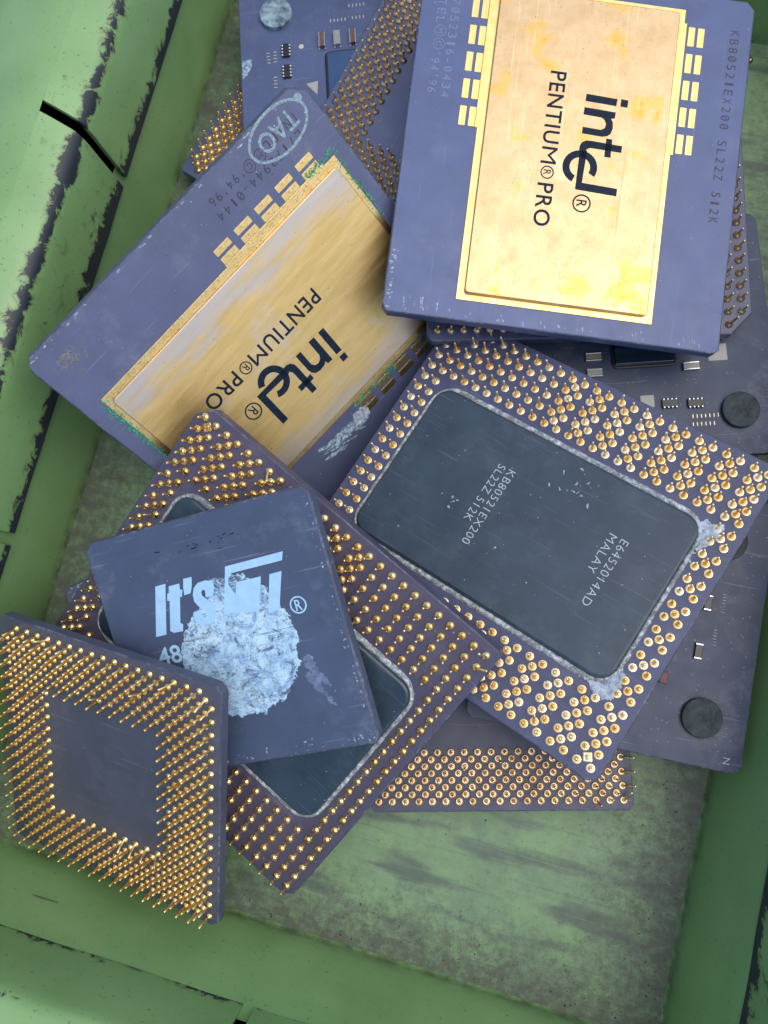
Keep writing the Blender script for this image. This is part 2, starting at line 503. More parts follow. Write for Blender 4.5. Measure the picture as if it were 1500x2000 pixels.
def inset(outline, d):
    n = len(outline)
    res = []
    for i in range(n):
        p0, p1, p2 = Vector(outline[i - 1]), Vector(outline[i]), Vector(outline[(i + 1) % n])
        e1 = (p1 - p0).normalized()
        e2 = (p2 - p1).normalized()
        n1, n2 = Vector((-e1.y, e1.x)), Vector((-e2.y, e2.x))
        b = (n1 + n2)
        b = b / max(0.3, b.length_squared) * 2 if b.length > 1e-6 else n1
        res.append(tuple(p1 + b * d))
    return res

def plate(name, outline, z0, z1, mat, parent=None, bev=0.2, botbev=True, smooth=False, edge=None):
    """extruded outline (ccw) with a bevelled top and bottom rim"""
    rings = []
    if botbev:
        rings += [(inset(outline, bev), z0), (outline, z0 + bev)]
    else:
        rings += [(outline, z0)]
    rings += [(outline, z1 - bev), (inset(outline, bev * 0.35), z1 - bev * 0.3), (inset(outline, bev), z1)]
    n = len(outline)
    vs, fs = [], []
    for pts, z in rings:
        vs += [(x, y, z) for x, y in pts]
    for r in range(len(rings) - 1):
        for i in range(n):
            j = (i + 1) % n
            fs.append((r * n + i, r * n + j, (r + 1) * n + j, (r + 1) * n + i))
    fs.append(tuple(range(n - 1, -1, -1)))
    fs.append(tuple((len(rings) - 1) * n + i for i in range(n)))
    o = mesh_obj(name, vs, fs, mat, parent, smooth)
    if edge:
        o.data.materials.append(edge)
        top = (len(rings) - 3) * n
        for p in o.data.polygons[top:top + 2 * n]:
            p.material_index = 1
    return o

def polys(name, plist, z, mat, parent, th=0.0):
    """flat polygons (lists of 2-D points) as one mesh at height z"""
    bm = bmesh.new()
    for pts in plist:
        vs = [bm.verts.new((x * U, y * U, z * U)) for x, y in pts]
        f = bm.faces.new(vs)
        f.normal_update()
        if f.normal.z < 0:
            f.normal_flip()
    bmesh.ops.triangulate(bm, faces=bm.faces[:])
    me = bpy.data.meshes.new(name)
    bm.to_mesh(me)
    bm.free()
    me.materials.append(mat)
    return link(name, me, parent)

def arc_strip(cx, cy, rx, ry, w, a0=0, a1=360, n=40, rot=0):
    """ring segment as a list of quads"""
    out = []
    cr, sr = math.cos(math.radians(rot)), math.sin(math.radians(rot))
    def P(a, k):
        x, y = (rx - k) * math.cos(a), (ry - k) * math.sin(a)
        return (cx + x * cr - y * sr, cy + x * sr + y * cr)
    for i in range(n):
        a, b = math.radians(a0 + (a1 - a0) * i / n), math.radians(a0 + (a1 - a0) * (i + 1) / n)
        out.append([P(a, 0), P(b, 0), P(b, w), P(a, w)])
    return out

def text_polys(body, p0, length, cap, ang=0.0, bold=0.0, space=1.0):
    """glyph outlines of a line of writing -> list of triangles, fitted to length and cap height; p0 = baseline start"""
    cu = bpy.data.curves.new("writing", 'FONT')
    cu.body = body
    cu.space_character = space
    cu.offset = bold
    cu.resolution_u = 4
    o = bpy.data.objects.new("writing", cu)
    COL.objects.link(o)
    dg = bpy.context.evaluated_depsgraph_get()
    me = bpy.data.meshes.new_from_object(o.evaluated_get(dg))
    xs = [v.co.x for v in me.vertices]
    ys = [v.co.y for v in me.vertices]
    x0, x1 = min(xs), max(xs)
    kx = length / (x1 - x0)
    ky = cap / 0.70
    ca, sa = math.cos(ang), math.sin(ang)
    out = []
    for p in me.polygons:
        pts = []
        for vi in p.vertices:
            c = me.vertices[vi].co
            x, y = (c.x - x0) * kx, c.y * ky
            pts.append((p0[0] + x * ca - y * sa, p0[1] + x * sa + y * ca))
        out.append(pts)
    bpy.data.objects.remove(o)
    bpy.data.curves.remove(cu)
    bpy.data.meshes.remove(me)
    return out

def letters(body, p0, length, cap, z, mat, parent, bold=0.0, space=1.0, gap=0.0):
    """each character its own flat part, spaced as in the fitted line"""
    tri = text_polys(body, p0, length, cap, 0.0, bold, space)
    groups = []
    for t in sorted(tri, key=lambda q: min(p[0] for p in q)):
        a, b = min(p[0] for p in t), max(p[0] for p in t)
        if groups and a <= groups[-1][1] + gap:
            groups[-1][1] = max(groups[-1][1], b)
            groups[-1][2].append(t)
        else:
            groups.append([a, b, [t]])
    for a, b, g in groups:
        polys("letter", g, z, mat, parent)

def stuff(o):
    o['kind'] = 'stuff'
    return o

def seg_text(body, p0, pitch, cap, ang=0.0, **kw):
    """monospaced writing, letter by letter"""
    out = []
    ca, sa = math.cos(ang), math.sin(ang)
    for i, ch in enumerate(body):
        if ch == ' ':
            continue
        w = {'1': 0.26, 'I': 0.11, '-': 0.5, "'": 0.16, '.': 0.16, '/': 0.5}.get(ch, 0.64) * pitch
        off = i * pitch + (0.64 * pitch - w) / 2
        out += text_polys(ch, (p0[0] + off * ca, p0[1] + off * sa), w, cap, ang, **kw)
        if ch == '0':      # slashed zero
            a = (off + 0.18 * pitch, cap * 0.25)
            b = (off + 0.46 * pitch, cap * 0.75)
            t = 0.10 * cap
            q = [(a[0] - t * .5, a[1]), (a[0] + t * .5, a[1]), (b[0] + t * .5, b[1]), (b[0] - t * .5, b[1])]
            out.append([(p0[0] + x * ca - y * sa, p0[1] + x * sa + y * ca) for x, y in q])
    return out

# ---- pins
PADS = {    # None splits the ring so the step stays crisp
    'flat': [(0.77, 0.0), (0.77, 0.06), None, (0.77, 0.06), (0.74, 0.085), (0.565, 0.085), None, (0.565, 0.085), (0.53, 0.03), (0.47, 0.03), None, (0.47, 0.03), (0.43, 0.13), (0.33, 0.17), None, (0.33, 0.17), (0.27, 0.30), (0.21, 0.38)],
    'dome': [(0.74, 0.0), (0.76, 0.12), (0.70, 0.34), (0.54, 0.52), (0.36, 0.64), (0.23, 0.76)],
    'cup': [(0.74, 0.0), (0.76, 0.12), (0.70, 0.24), None, (0.70, 0.24), (0.54, 0.15), (0.40, 0.16), (0.28, 0.34), (0.22, 0.52)],
    'cone': [(0.63, 0.0), (0.66, 0.05), (0.61, 0.14), (0.43, 0.28), (0.31, 0.42), (0.255, 0.56)],
}
def pin_mesh(name, kind, mat, L=3.02, tip=None, seg=10, lean=(0, 0), wire=0.22):
    prof = list(PADS[kind if kind != 'square' else 'flat'])
    top = prof[-1][1]
    tx, ty, tz = tip if tip else (lean[0], lean[1], L)
    ring, cut = [], set()
    for it in prof:
        if it is None:
            cut.add(len(ring) - 1)
        else:
            ring.append((it[0], it[1], 0.0))
    ring += [(wire, None, 0.0), (wire, None, 0.5), (wire * 0.98, None, 0.95), (wire * 0.55, None, 1.0)]
    verts, faces = [], []
    for r, z, t in ring:
        if z is None:
            cx, cy, cz = tx * t, ty * t, top + 0.05 + (tz - top - 0.05) * t
            if t == 0.95:
                cx, cy, cz = tx * 0.97, ty * 0.97, top + (tz - top) * 0.965
        else:
            cx = cy = 0.0
            cz = z
        for i in range(seg):
            a = 2 * math.pi * i / seg
            if kind == 'square' and r > 0.56:
                k = r * 0.95 / max(abs(math.cos(a)), abs(math.sin(a)))
                verts.append((cx + k * math.cos(a), cy + k * math.sin(a), cz))
            else:
                verts.append((cx + r * math.cos(a), cy + r * math.sin(a), cz))
    nr = len(ring)
    for k in range(nr - 1):
        if k in cut:
            continue
        for i in range(seg):
            j = (i + 1) % seg
            faces.append((k * seg + i, k * seg + j, (k + 1) * seg + j, (k + 1) * seg + i))
    faces.append(tuple((nr - 1) * seg + i for i in range(seg)))
    me = bpy.data.meshes.new(name)
    me.from_pydata([(x * U, y * U, z * U) for x, y, z in verts], [], faces)
    me.materials.append(mat)
    for p in me.polygons:
        p.use_smooth = True
    return me

CAMV = Vector((0, 0, 168.5))
CAMR = Quaternion((0.988704, 0.068944, 0.055243, 0.121077)).to_matrix().transposed()
def to_px(p):
    c = CAMR @ (p - CAMV)
    return 750 + 1585.9 * c.x / -c.z, 1000 - 1585.9 * c.y / -c.z, -c.z
def in_poly(x, y, poly):
    r = False
    n = len(poly)
    for i in range(n):
        (x1, y1), (x2, y2) = poly[i], poly[(i + 1) % n]
        if (y1 > y) != (y2 > y) and x < (x2 - x1) * (y - y1) / (y2 - y1) + x1:
            r = not r
    return r

POSE = {
    'A': ((-0.83, 90.77, 27.15), (0.74648, -0.01885, 0.07251, -0.66118)),
    'B': ((-44.86, 44.25, 22.97), (0.47462, -0.16863, 0.3207, -0.80215)),
    'C': ((-36.04, -12.94, 23.41), (0.22528, -0.02536, -0.15577, 0.96143)),
    'D': ((5.58, 21.92, 21.05), (0.98174, -0.03315, -0.09245, -0.16291)),
    'E': ((-38.5, -10.68, 30.88), (0.95644, 0.14892, -0.09468, 0.23257)),
    'F': ((-56.49, -39.39, 20.34), (0.96348, 0.23531, -0.12563, 0.0235)),
    'G': ((8.21, -6.13, 6.36), (0.98995, -0.03425, 0.00176, 0.13721)),
    'H': ((27.83, 11.89, 13.99), (0.99972, 0.00077, 0.00381, 0.02324)),
    'I': ((21.12, 65.89, 9.49), (0.98934, -0.0012, 0.00285, 0.14561)),
    'J': ((-49.51, 109.61, 12.21), (0.98798, 0.00248, 0.00224, 0.15457)),
    'K': ((-27.22, 103.48, 14.46), (0.78452, 0.01122, -0.00299, 0.61999)),
    'L': ((-54.0, 100.28, 6.73), (0.81801, -0.0268, -0.03409, 0.57357)),
    'M': ((2.07, 93.93, 17.42), (0.60901, 0.03761, 0.00803, 0.79223)),
}
HALF = {'A': (33.78, 31.24), 'B': (33.78, 31.24), 'C': (33.78, 31.24), 'D': (33.78, 31.24), 'M': (33.78, 31.24), 'E': (22.225, 22.225)}
def world(k, p):
    loc, q = POSE[k]
    return Quaternion(q) @ Vector(p) + Vector(loc)
def quad_px(k):
    hx, hy = HALF.get(k, (24.75, 24.75))
    return [to_px(world(k, c))[:2] for c in ((hx, hy, 0), (-hx, hy, 0), (-hx, -hy, 0), (hx, -hy, 0))]

def add_pins(k, root, sites, kind, mat, over, bent=None, special=None, L=3.02, missing=()):
    """sites: {key:(x,y)}; the pins in sight are single parts, those under other chips one 'stuff' part"""
    bent = dict(bent or {})
    special = special or {}
    cov = [quad_px(c) for c in over]
    seen, hid = [], []
    for key, (x, y) in sites.items():
        if key in missing:
            continue
        u, v, d = to_px(world(k, (x, y, 0)))
        tu, tv, _ = to_px(world(k, (x, y, L)))
        vis = False
        for a, b in ((u, v), (tu, tv)):
            if -15 < a < 1515 and -15 < b < 2015 and not any(in_poly(a, b, c) for c in cov):
                vis = True
        (seen if vis else hid).append((d, key, x, y))
    seen.sort()
    hid += seen[300:]
    seen = seen[:300]
    wire = 0.25 if kind == 'cone' else 0.22
    base = [pin_mesh("pin", kind, mat, L, wire=wire, lean=(random.gauss(0, .10), random.gauss(0, .10))) for _ in range(9)]
    for d, key, x, y in seen:
        if key not in bent and key not in special and random.random() < 0.035:
            a, q = random.uniform(0, 6.28), random.uniform(0.35, 0.95)
            bent[key] = (q * math.cos(a), q * math.sin(a), math.sqrt(L * L - q * q))
        if key in bent:
            me = pin_mesh("pin", kind, mat, tip=bent[key])
        elif key in special:
            me = pin_mesh("pin", special[key], mat, L, seg=16)
        else:
            me = random.choice(base)
        o = link("pin", me, root)
        o.location = (x * U, y * U, 0)
        o.rotation_euler = (0, 0, random.choice((0, 1, 2, 3)) * math.pi / 2 if key not in bent and key not in special else (math.radians({'D': 31, 'C': 45}.get(k, 0)) if key in special else 0))
    if hid:
        bm = bmesh.new()
        src = pin_mesh("pin", kind, mat, L, seg=6)
        for d, key, x, y in hid:
            n0 = len(bm.verts)
            bm.from_mesh(src)
            bm.verts.ensure_lookup_table()
            for vtx in bm.verts[n0:]:
                vtx.co += Vector((x * U, y * U, 0))
        me = bpy.data.meshes.new("pin_cluster")
        bm.to_mesh(me)
        bm.free()
        me.materials.append(mat)
        o = link("pin_cluster", me, root)
        o['kind'] = 'stuff'

def ppro_sites():
    s = {}
    for i in range(26):
        for j in range(24):
            if 2 <= i <= 23 and 5 <= j <= 18:
                continue
            s[(i, j)] = (31.75 - 2.54 * i, 29.21 - 2.54 * j)
    for i in range(0, 16, 2):
        for j in list(range(4)) + list(range(19, 23)):
            s[(i + .5, j + .5)] = (31.75 - 2.54 * (i + .5), 29.21 - 2.54 * (j + .5))
    for j in range(5, 19, 2):
        s[(.5, j + .5)] = (30.48, 29.21 - 2.54 * (j + .5))
    return s
def spga_sites(depth=8):
    s = {}
    for r in range(37):
        for c in range(37):
            if (r + c) % 2 == 0 and min(r, c, 36 - r, 36 - c) < depth:
                s[(r, c)] = (-22.86 + 1.27 * c, 22.86 - 1.27 * r)
    return s

def flakes(name, n, region, size, mat, parent, z=0.02, elong=1.0, ang=None, kind='stuff', jit=0.5):
    """little irregular chips lying on a face; region() -> (x, y)"""
    ps = []
    for _ in range(n):
        x, y = region()
        a = random.uniform(0, 6.28) if ang is None else ang + random.gauss(0, 0.18)
        s = size * random.uniform(0.4, 1.3)
        m = random.randint(5, 8)
        pts = []
        for i in range(m):
            t = 2 * math.pi * i / m
            r = s * random.uniform(1 - jit, 1 + jit)
            px, py = r * elong * math.cos(t), r * math.sin(t)
            pts.append((x + px * math.cos(a) - py * math.sin(a), y + px * math.sin(a) + py * math.cos(a)))
        ps.append(pts)
    bm = bmesh.new()
    for pts in ps:
        zz = z * random.uniform(0.7, 1.6)
        vs = [bm.verts.new((px * U, py * U, zz * U)) for px, py in pts]
        bm.faces.new(vs)
    for f in bm.faces:
        f.normal_update()
        if f.normal.z < 0:
            f.normal_flip()
    me = bpy.data.meshes.new(name)
    bm.to_mesh(me)
    bm.free()
    me.materials.append(mat)
    o = link(name, me, parent)
    o['kind'] = kind
    return o

def crust(name, outline, mat, parent, z0, hgt, ns=4.0, cells=60, smooth=True, seed=0.0, rag=0.8):
    """a thin lumpy layer filling an outline, its rim ragged and feathered to z0"""
    xs = [p[0] for p in outline]
    ys = [p[1] for p in outline]
    x0, x1, y0, y1 = min(xs) - 1, max(xs) + 1, min(ys) - 1, max(ys) + 1
    st = max(x1 - x0, y1 - y0) / cells
    nx, ny = int((x1 - x0) / st) + 1, int((y1 - y0) / st) + 1
    def dist(x, y):
        best = 1e9
        n = len(outline)
        for i in range(n):
            (ax, ay), (bx, by) = outline[i], outline[(i + 1) % n]
            dx, dy = bx - ax, by - ay
            t = max(0, min(1, ((x - ax) * dx + (y - ay) * dy) / (dx * dx + dy * dy + 1e-9)))
            best = min(best, (x - ax - dx * t) ** 2 + (y - ay - dy * t) ** 2)
        d = math.sqrt(best)
        return d if in_poly(x, y, outline) else -d
    vid = {}
    verts, faces = [], []
    def val(i, j):
        x, y = x0 + i * st, y0 + j * st
        d = dist(x, y) + rag * (0.8 * noise.fractal(Vector((x * .30 + seed, y * .30, 1.3)), 1, 2, 2) + 0.55 * noise.fractal(Vector((x * 1.7 + seed, y * 1.7, 4.3)), 1, 2, 4))
        return x, y, d
    grid = {(i, j): val(i, j) for i in range(nx) for j in range(ny)}
    def vert(i, j):
        if (i, j) not in vid:
            x, y, d = grid[(i, j)]
            k = min(1, max(0, d / 0.5))
            h = hgt * k * (0.6 + 0.7 * abs(noise.fractal(Vector((x * ns * .12 + seed, y * ns * .12, 0)), 1, 2, 5)))
            vid[(i, j)] = len(verts)
            verts.append((x, y, z0 + h))
        return vid[(i, j)]
    for i in range(nx - 1):
        for j in range(ny - 1):
            c = [(i, j), (i + 1, j), (i + 1, j + 1), (i, j + 1)]
            ins = [p for p in c if grid[p][2] > 0]
            if len(ins) >= 3:
                faces.append(tuple(vert(*p) for p in ins))
    return mesh_obj(name, verts, faces, mat, parent, smooth)

# ------------------------------------------------------------------ the green steel box
box = thing("steel_box", "green painted steel box with chipped folded rim holding the pile of old processors", "box", (0, 0, 0), (1, 0, 0, 0))
IN = dict(xl=-86.9, xr=52.6, yb=-63.6, yt=141.6)
TOPZ = 24.0
WT = dict(xl=-88.3, xr=59.5, yb=-71.0, yt=143.5)

def grid_quad(name, c00, c10, c11, c01, nu, nv, mat, parent, amp=0.15, fs=0.05, uvs=False):
    vs, fs_ = [], []
    c00, c10, c11, c01 = map(Vector, (c00, c10, c11, c01))
    nrm = (c10 - c00).cross(c01 - c00).normalized()
    for j in range(nv + 1):
        for i in range(nu + 1):
            a, b = i / nu, j / nv
            p = (c00 * (1 - a) + c10 * a) * (1 - b) + (c01 * (1 - a) + c11 * a) * b
            e = min(a, 1 - a, b, 1 - b)
            p = p + nrm * amp * noise.fractal(p * fs, 1, 2, 3) * min(1, e * 8)
            vs.append(tuple(p))
    for j in range(nv):
        for i in range(nu):
            k = j * (nu + 1) + i
            fs_.append((k, k + 1, k + nu + 2, k + nu + 1))
    return mesh_obj(name, vs, fs_, mat, parent, True)

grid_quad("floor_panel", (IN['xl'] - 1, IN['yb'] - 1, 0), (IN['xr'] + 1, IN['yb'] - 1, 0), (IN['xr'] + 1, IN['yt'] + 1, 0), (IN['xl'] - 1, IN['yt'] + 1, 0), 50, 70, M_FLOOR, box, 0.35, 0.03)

def wall_strip(a0, a1, b0, b1, n=40):
    """inner wall: small fillet at the foot, then straight up to TOPZ"""
    prof = [(0.0, 0.0), (0.035, 0.012), (0.06, 0.05), (0.075, 0.10)] + [(0.075 + 0.925 * t, 0.10 + 0.90 * t) for t in (0.15, 0.3, 0.45, 0.6, 0.75, 0.9, 1.0)]
    vs, fs = [], []
    m = len(prof)
    inn = Vector(((a1[1] - a0[1]), -(a1[0] - a0[0]), 0)).normalized()
    for i in range(n + 1):
        t = i / n
        f = Vector(a0).lerp(Vector(a1), t)
        g = Vector(b0).lerp(Vector(b1), t)
        for o, z in prof:
            p = f.lerp(g, o)
            z_ = z * TOPZ
            bulge = 0.25 * noise.fractal(Vector((p.x, p.y, z_)) * 0.04, 1, 2, 3)
            vs.append((p.x + inn.x * bulge, p.y + inn.y * bulge, z_ + (0.01 if z == 0 else 0)))
    for i in range(n):
        for j in range(m - 1):
            k = i * m + j
            fs.append((k, k + 1, k + m + 1, k + m))
    return mesh_obj("wall", vs, fs, M_WALL, box, True)
cin = [(IN['xl'], IN['yb']), (IN['xr'], IN['yb']), (IN['xr'], IN['yt']), (IN['xl'], IN['yt'])]
cto = [(WT['xl'], WT['yb']), (WT['xr'], WT['yb']), (WT['xr'], WT['yt']), (WT['xl'], WT['yt'])]
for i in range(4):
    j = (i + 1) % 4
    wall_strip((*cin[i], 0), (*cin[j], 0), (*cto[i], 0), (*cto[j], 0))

# rim: a folded flange (skirt hanging inside, fold, bevel) cut into segments by slots
PROF = [(0.0, 21.0), (0.25, 26.0), (0.5, 31.0), (0.8, 35.5), (1.1, 37.2), (1.7, 38.3), (2.6, 38.9), (4.5, 39.6), (6.3, 40.2), (8.4, 40.7)]
def rim_segment(base, along, out, s0, s1, mat):
    """base: point on the skirt foot line (s = 0), along/out unit 2-D vectors"""
    n = max(4, int((s1 - s0) / 2.0))
    m = len(PROF)
    vs, fs, uv = [], [], []
    nor = []
    for j in range(m):
        a, b = PROF[max(0, j - 1)], PROF[min(m - 1, j + 1)]
        tx, tz = b[0] - a[0], b[1] - a[1]
        l = math.hypot(tx, tz)
        nor.append((tz / l, -tx / l))       # outward-back side
    lens = [0]
    for j in range(1, m):
        lens.append(lens[-1] + math.hypot(PROF[j][0] - PROF[j - 1][0], PROF[j][1] - PROF[j - 1][1]))
    for i in range(n + 1):
        s = s0 + (s1 - s0) * i / n
        for layer in (0, 1):
            for j, (o, z) in enumerate(PROF):
                sh = 0.22 * max(0, o - 0.5)
                oo, zz = o + nor[j][0] * 0.9 * layer, z + nor[j][1] * 0.9 * layer
                wob = 0.18 * noise.fractal(Vector((s * .06, o * .3, base[0])), 1, 2, 3)
                p = (base[0] + along[0] * (s + sh) + out[0] * (oo + wob), base[1] + along[1] * (s + sh) + out[1] * (oo + wob), zz)
                vs.append(p)
                uv.append((s / 50, lens[j] / lens[-1] * 0.72))
    w = 2 * m
    def idx(i, l, j):
        return i * w + l * m + j
    for i in range(n):
        for j in range(m - 1):
            fs.append((idx(i, 0, j), idx(i, 0, j + 1), idx(i + 1, 0, j + 1), idx(i + 1, 0, j)))
            fs.append((idx(i, 1, j), idx(i + 1, 1, j), idx(i + 1, 1, j + 1), idx(i, 1, j + 1)))
        fs.append((idx(i, 0, 0), idx(i + 1, 0, 0), idx(i + 1, 1, 0), idx(i, 1, 0)))
    for i in (0, n):
        for j in range(m - 1):
            f = (idx(i, 0, j), idx(i, 1, j), idx(i, 1, j + 1), idx(i, 0, j + 1))
            fs.append(f)
    o = mesh_obj("rim_flange", vs, fs, mat, box, False)
    me = o.data
    lay = me.uv_layers.new(name="UVMap")
    for lp in me.loops:
        lay.data[lp.index].uv = uv[lp.vertex_index]
    bm = bmesh.new()
    bm.from_mesh(me)
    bmesh.ops.recalc_face_normals(bm, faces=bm.faces[:])
    for f in bm.faces:
        f.smooth = True
    for e in bm.edges:
        if len(e.link_faces) == 2 and e.calc_face_angle(0) > 0.9:
            e.smooth = False
    bm.to_mesh(me)
    bm.free()
    return o
def outer_rim(base, along, out, s0, s1):
    prof = [(8.38, 40.70), (10.2, 40.98), (12.2, 40.95), (14.2, 40.6), (17, 39.7), (24, 37.0), (34, 33.0), (36, 31.0), (36.5, 26), (36.5, -3)]
    n = 30
    vs, fs = [], []
    m = len(prof)
    for i in range(n + 1):
        s = s0 + (s1 - s0) * i / n
        for o, z in prof:
            t = (s - s0) / (s1 - s0)
            wob = 0.12 * noise.fractal(Vector((s * .05, o * .2, 3)), 1, 2, 3) if o > 9 else 0
            # mitre into the neighbouring sides
            ss = s + (o if t > 0.5 else -o) * (1 if i in (0, n) else 0)
            vs.append((base[0] + along[0] * ss + out[0] * o, base[1] + along[1] * ss + out[1] * o, z + wob))
    for i in range(n):
        for j in range(m - 1):
            k = i * m + j
            fs.append((k, k + m, k + m + 1, k + 1))
    return mesh_obj("outer_rim", vs, fs, M_WALL, box, True)
XS, YS, XR, YT = -87.0, -69.9, 58.2, 142.4
sides = [((XS, 0), (0, 1), (-1, 0), [(-68.5, -4.7), (-2.3, 70.6), (72.8, 141.0)], (YS, YT)),
         ((0, YS), (1, 0), (0, -1), [(-85.5, -21.3), (-19.2, 56.5)], (XS, XR)),
         ((XR, 0), (0, 1), (1, 0), [(-68.5, -4.7), (-2.3, 70.6), (72.8, 141.0)], (YS, YT)),
         ((0, YT), (1, 0), (0, 1), [(-85.5, -21.3), (-19.2, 56.5)], (XS, XR))]
for base, al, out, segs, (e0, e1) in sides:
    for s0, s1 in segs:
        rim_segment(base, al, out, s0, s1, M_SKIRT if al[1] else M_SKIRT_OK)
    outer_rim(base, al, out, e0, e1)
mesh_obj("underside", [(-126, -108, -3), (96, -108, -3), (96, 180, -3), (-126, 180, -3)], [(0, 1, 2, 3)], M_STEEL, box)

def chips(pts, mat_matrix, seed):
    o = crust("paint_chip", pts, M_STEEL, box, 0.05, 0.03, 6, 46, seed=seed, rag=1.0)
    o.matrix_local = mat_matrix
flat = lambda x, y, z: Matrix.Translation((x * U, y * U, z * U))
chips([(-1.3, -4.2), (-0.6, -4.4), (0.6, 0.5), (1.1, 3.4), (0.4, 4.6), (-0.7, 3.0), (-1.2, -0.5)], flat(-98.4, 78.2, 40.62), 1)
chips([(-0.8, -2.2), (0.2, -2.0), (0.9, 1.0), (0.5, 3.0), (-0.3, 2.4), (-0.7, 0.2)], flat(-97.6, 87.0, 40.72), 5)
tilt_b = Matrix.Translation((-63.3 * U, -67.25 * U, 11.9 * U)) @ Matrix.Rotation(-math.atan2(24, -7.4) + math.pi, 4, 'X')
chips([(-4.2, 0.3), (-2.0, 0.9), (0.8, 0.5), (3.2, -0.2), (4.2, -1.0), (2.0, -1.1), (-1.2, -0.6), (-3.2, -0.2)], tilt_b, 8)

# ------------------------------------------------------------------ processors
def chip(k, label, name="processor", group=None):
    return thing(name, label, "processor chip", POSE[k][0], POSE[k][1], group)

def gold_lid_chip(k, root, m_cer, m_lid, m_frame, ch, tx, ty, etch1, etch2):
    plate("ceramic_body", chamfer_rect(33.78, 31.24, ch), -2.8, 0, m_cer, root, 0.28, edge=M_EDGE)
    yl, yr = -18.0, 18.25
    fr = [(29.9, yr), (-2.3, yr), (-2.3, yr + .5), (-27.8, yr + .5), (-27.8, yr), (-30.4, yr), (-30.4, yl), (-27.8, yl), (-27.8, yl - .45), (-2.6, yl - .45), (-2.6, yl), (29.9, yl)]
    plate("seal_ring", fr, 0.0, 0.16, m_frame, root, 0.05, False)
    ol = round_rect(28.95, 16.85, 0.7, 3, -0.25, 0.2)
    lid = plate("gold_lid", ol, 0.17, 1.05, m_lid, root, 0.16)
    ps = round_rect(1.85, 0.62, 0.08, 1)
    for i in range(5):
        for y in (-20.93, -19.12, 19.78, 21.55):
            o = plate("gold_pad", ps, 0.0, 0.06, m_frame, root, 0.02, False) if (i, y) == (0, -20.93) else None
            if o is None:
                o = link("gold_pad", pad_me, root)
            else:
                pad_me = o.data
            o.location = ((-25.4 + 5.2 * i) * U, y * U, 0)
    # the dropped-e company mark
    Z = 1.065
    sh = lambda pts: [(x + tx, y + ty) for x, y in pts]
    logo = [[(-11.2, 1.3), (-9.82, 1.25), (-9.6, 7.02), (-10.96, 7.12)], [(-11.06, 7.81), (-9.64, 7.78), (-9.57, 9.1), (-10.98, 9.13)],
            [(-8.64, 1.22), (-7.23, 1.16), (-7.08, 4.59), (-6.67, 5.18), (-5.9, 5.52), (-5.16, 5.35), (-4.74, 4.69), (-4.89, 1.3), (-3.62, 1.25), (-3.48, 4.99), (-3.67, 5.93), (-4.25, 6.59), (-5.27, 6.86), (-6.46, 6.73), (-7.09, 6.34), (-7.25, 7.02), (-8.4, 7.09)],
            [(-3.28, 5.88), (0.24, 5.86), (0.27, 7.04), (-3.2, 7.0)],
            [(-0.09, 1.15), (-0.19, 2.34), (-0.76, 2.5), (-1.08, 3.2), (-0.93, 8.91), (-2.2, 8.96), (-2.44, 3.36), (-2.42, 2.25), (-1.92, 1.45), (-1.13, 1.12)],
            [(-0.6, 1.28), (7.03, 1.2), (5.66, 2.33), (-0.5, 2.62)],
            [(7.03, 1.2), (7.34, 8.91), (5.92, 8.91), (5.62, 1.9)]]
    lg = [sh(p) for p in logo]
    polys("letter", lg[0:2], Z, M_INK, lid)
    polys("letter", lg[2:3], Z, M_INK, lid)
    polys("letter", lg[3:5], Z, M_INK, lid)
    polys("letter", [lg[5]] + arc_strip(2.75 + tx, 1.62 + ty, 3.15, 3.22, 1.32, -22, -299, 44), Z + 0.003, M_INK, lid)
    polys("letter", lg[6:7], Z + 0.006, M_INK, lid)
    polys("registered_mark", arc_strip(9.5 + tx, 2.7 + ty, 1.72, 1.72, 0.30, 0, 360, 36) + text_polys("R", (8.85 + tx, 1.75 + ty), 1.35, 1.9, 0, 0.012), Z, M_INK, lid)
    letters("PENTIU", (-14.7 + tx, -5.7 + ty), 13.75, 2.95, Z, M_INK, lid, 0.012, 1.10)
    letters("M", (-0.25 + tx, -5.7 + ty), 3.15, 2.95, Z, M_INK, lid)
    polys("registered_mark", arc_strip(4.55 + tx, -4.25 + ty, 1.25, 1.25, 0.24, 0, 360, 30) + text_polys("R", (4.05 + tx, -4.95 + ty), 1.0, 1.4, 0, 0.012), Z, M_INK, lid)
    letters("PRO", (6.6 + tx, -5.7 + ty), 8.1, 2.95, Z, M_INK, lid, 0.012, 1.10)
    stuff(polys("lot_number", seg_text("L7052316-0434" if k == 'A' else "L7173944-0144", (-28.2, -25.45), 1.63, 1.62, 0, bold=-0.004), 0.012, etch1, root))
    mk = seg_text("INTEL", (-29.6, -28.0), 1.72, 1.62, 0, bold=-0.004)
    for cx, ch_ in ((-20.15, 'M'), (-17.6, 'C')):
        mk += arc_strip(cx, -26.95, 1.12, 1.12, 0.14, 0, 360, 28)
        mk += text_polys(ch_, (cx - .5, -27.5), 1.0, 1.1, 0, -0.004)
    mk += seg_text("'94'96", (-16.2, -28.0), 1.42, 1.62, 0, bold=-0.004)
    stuff(polys("maker_line", mk, 0.012, etch1, root))
    if k == 'A':
        stuff(polys("part_number", seg_text("KB80521EX200 SL22Z 512K", (-27.7, 27.1), 1.64, 1.72, -0.012, bold=-0.003), 0.012, etch2, root))

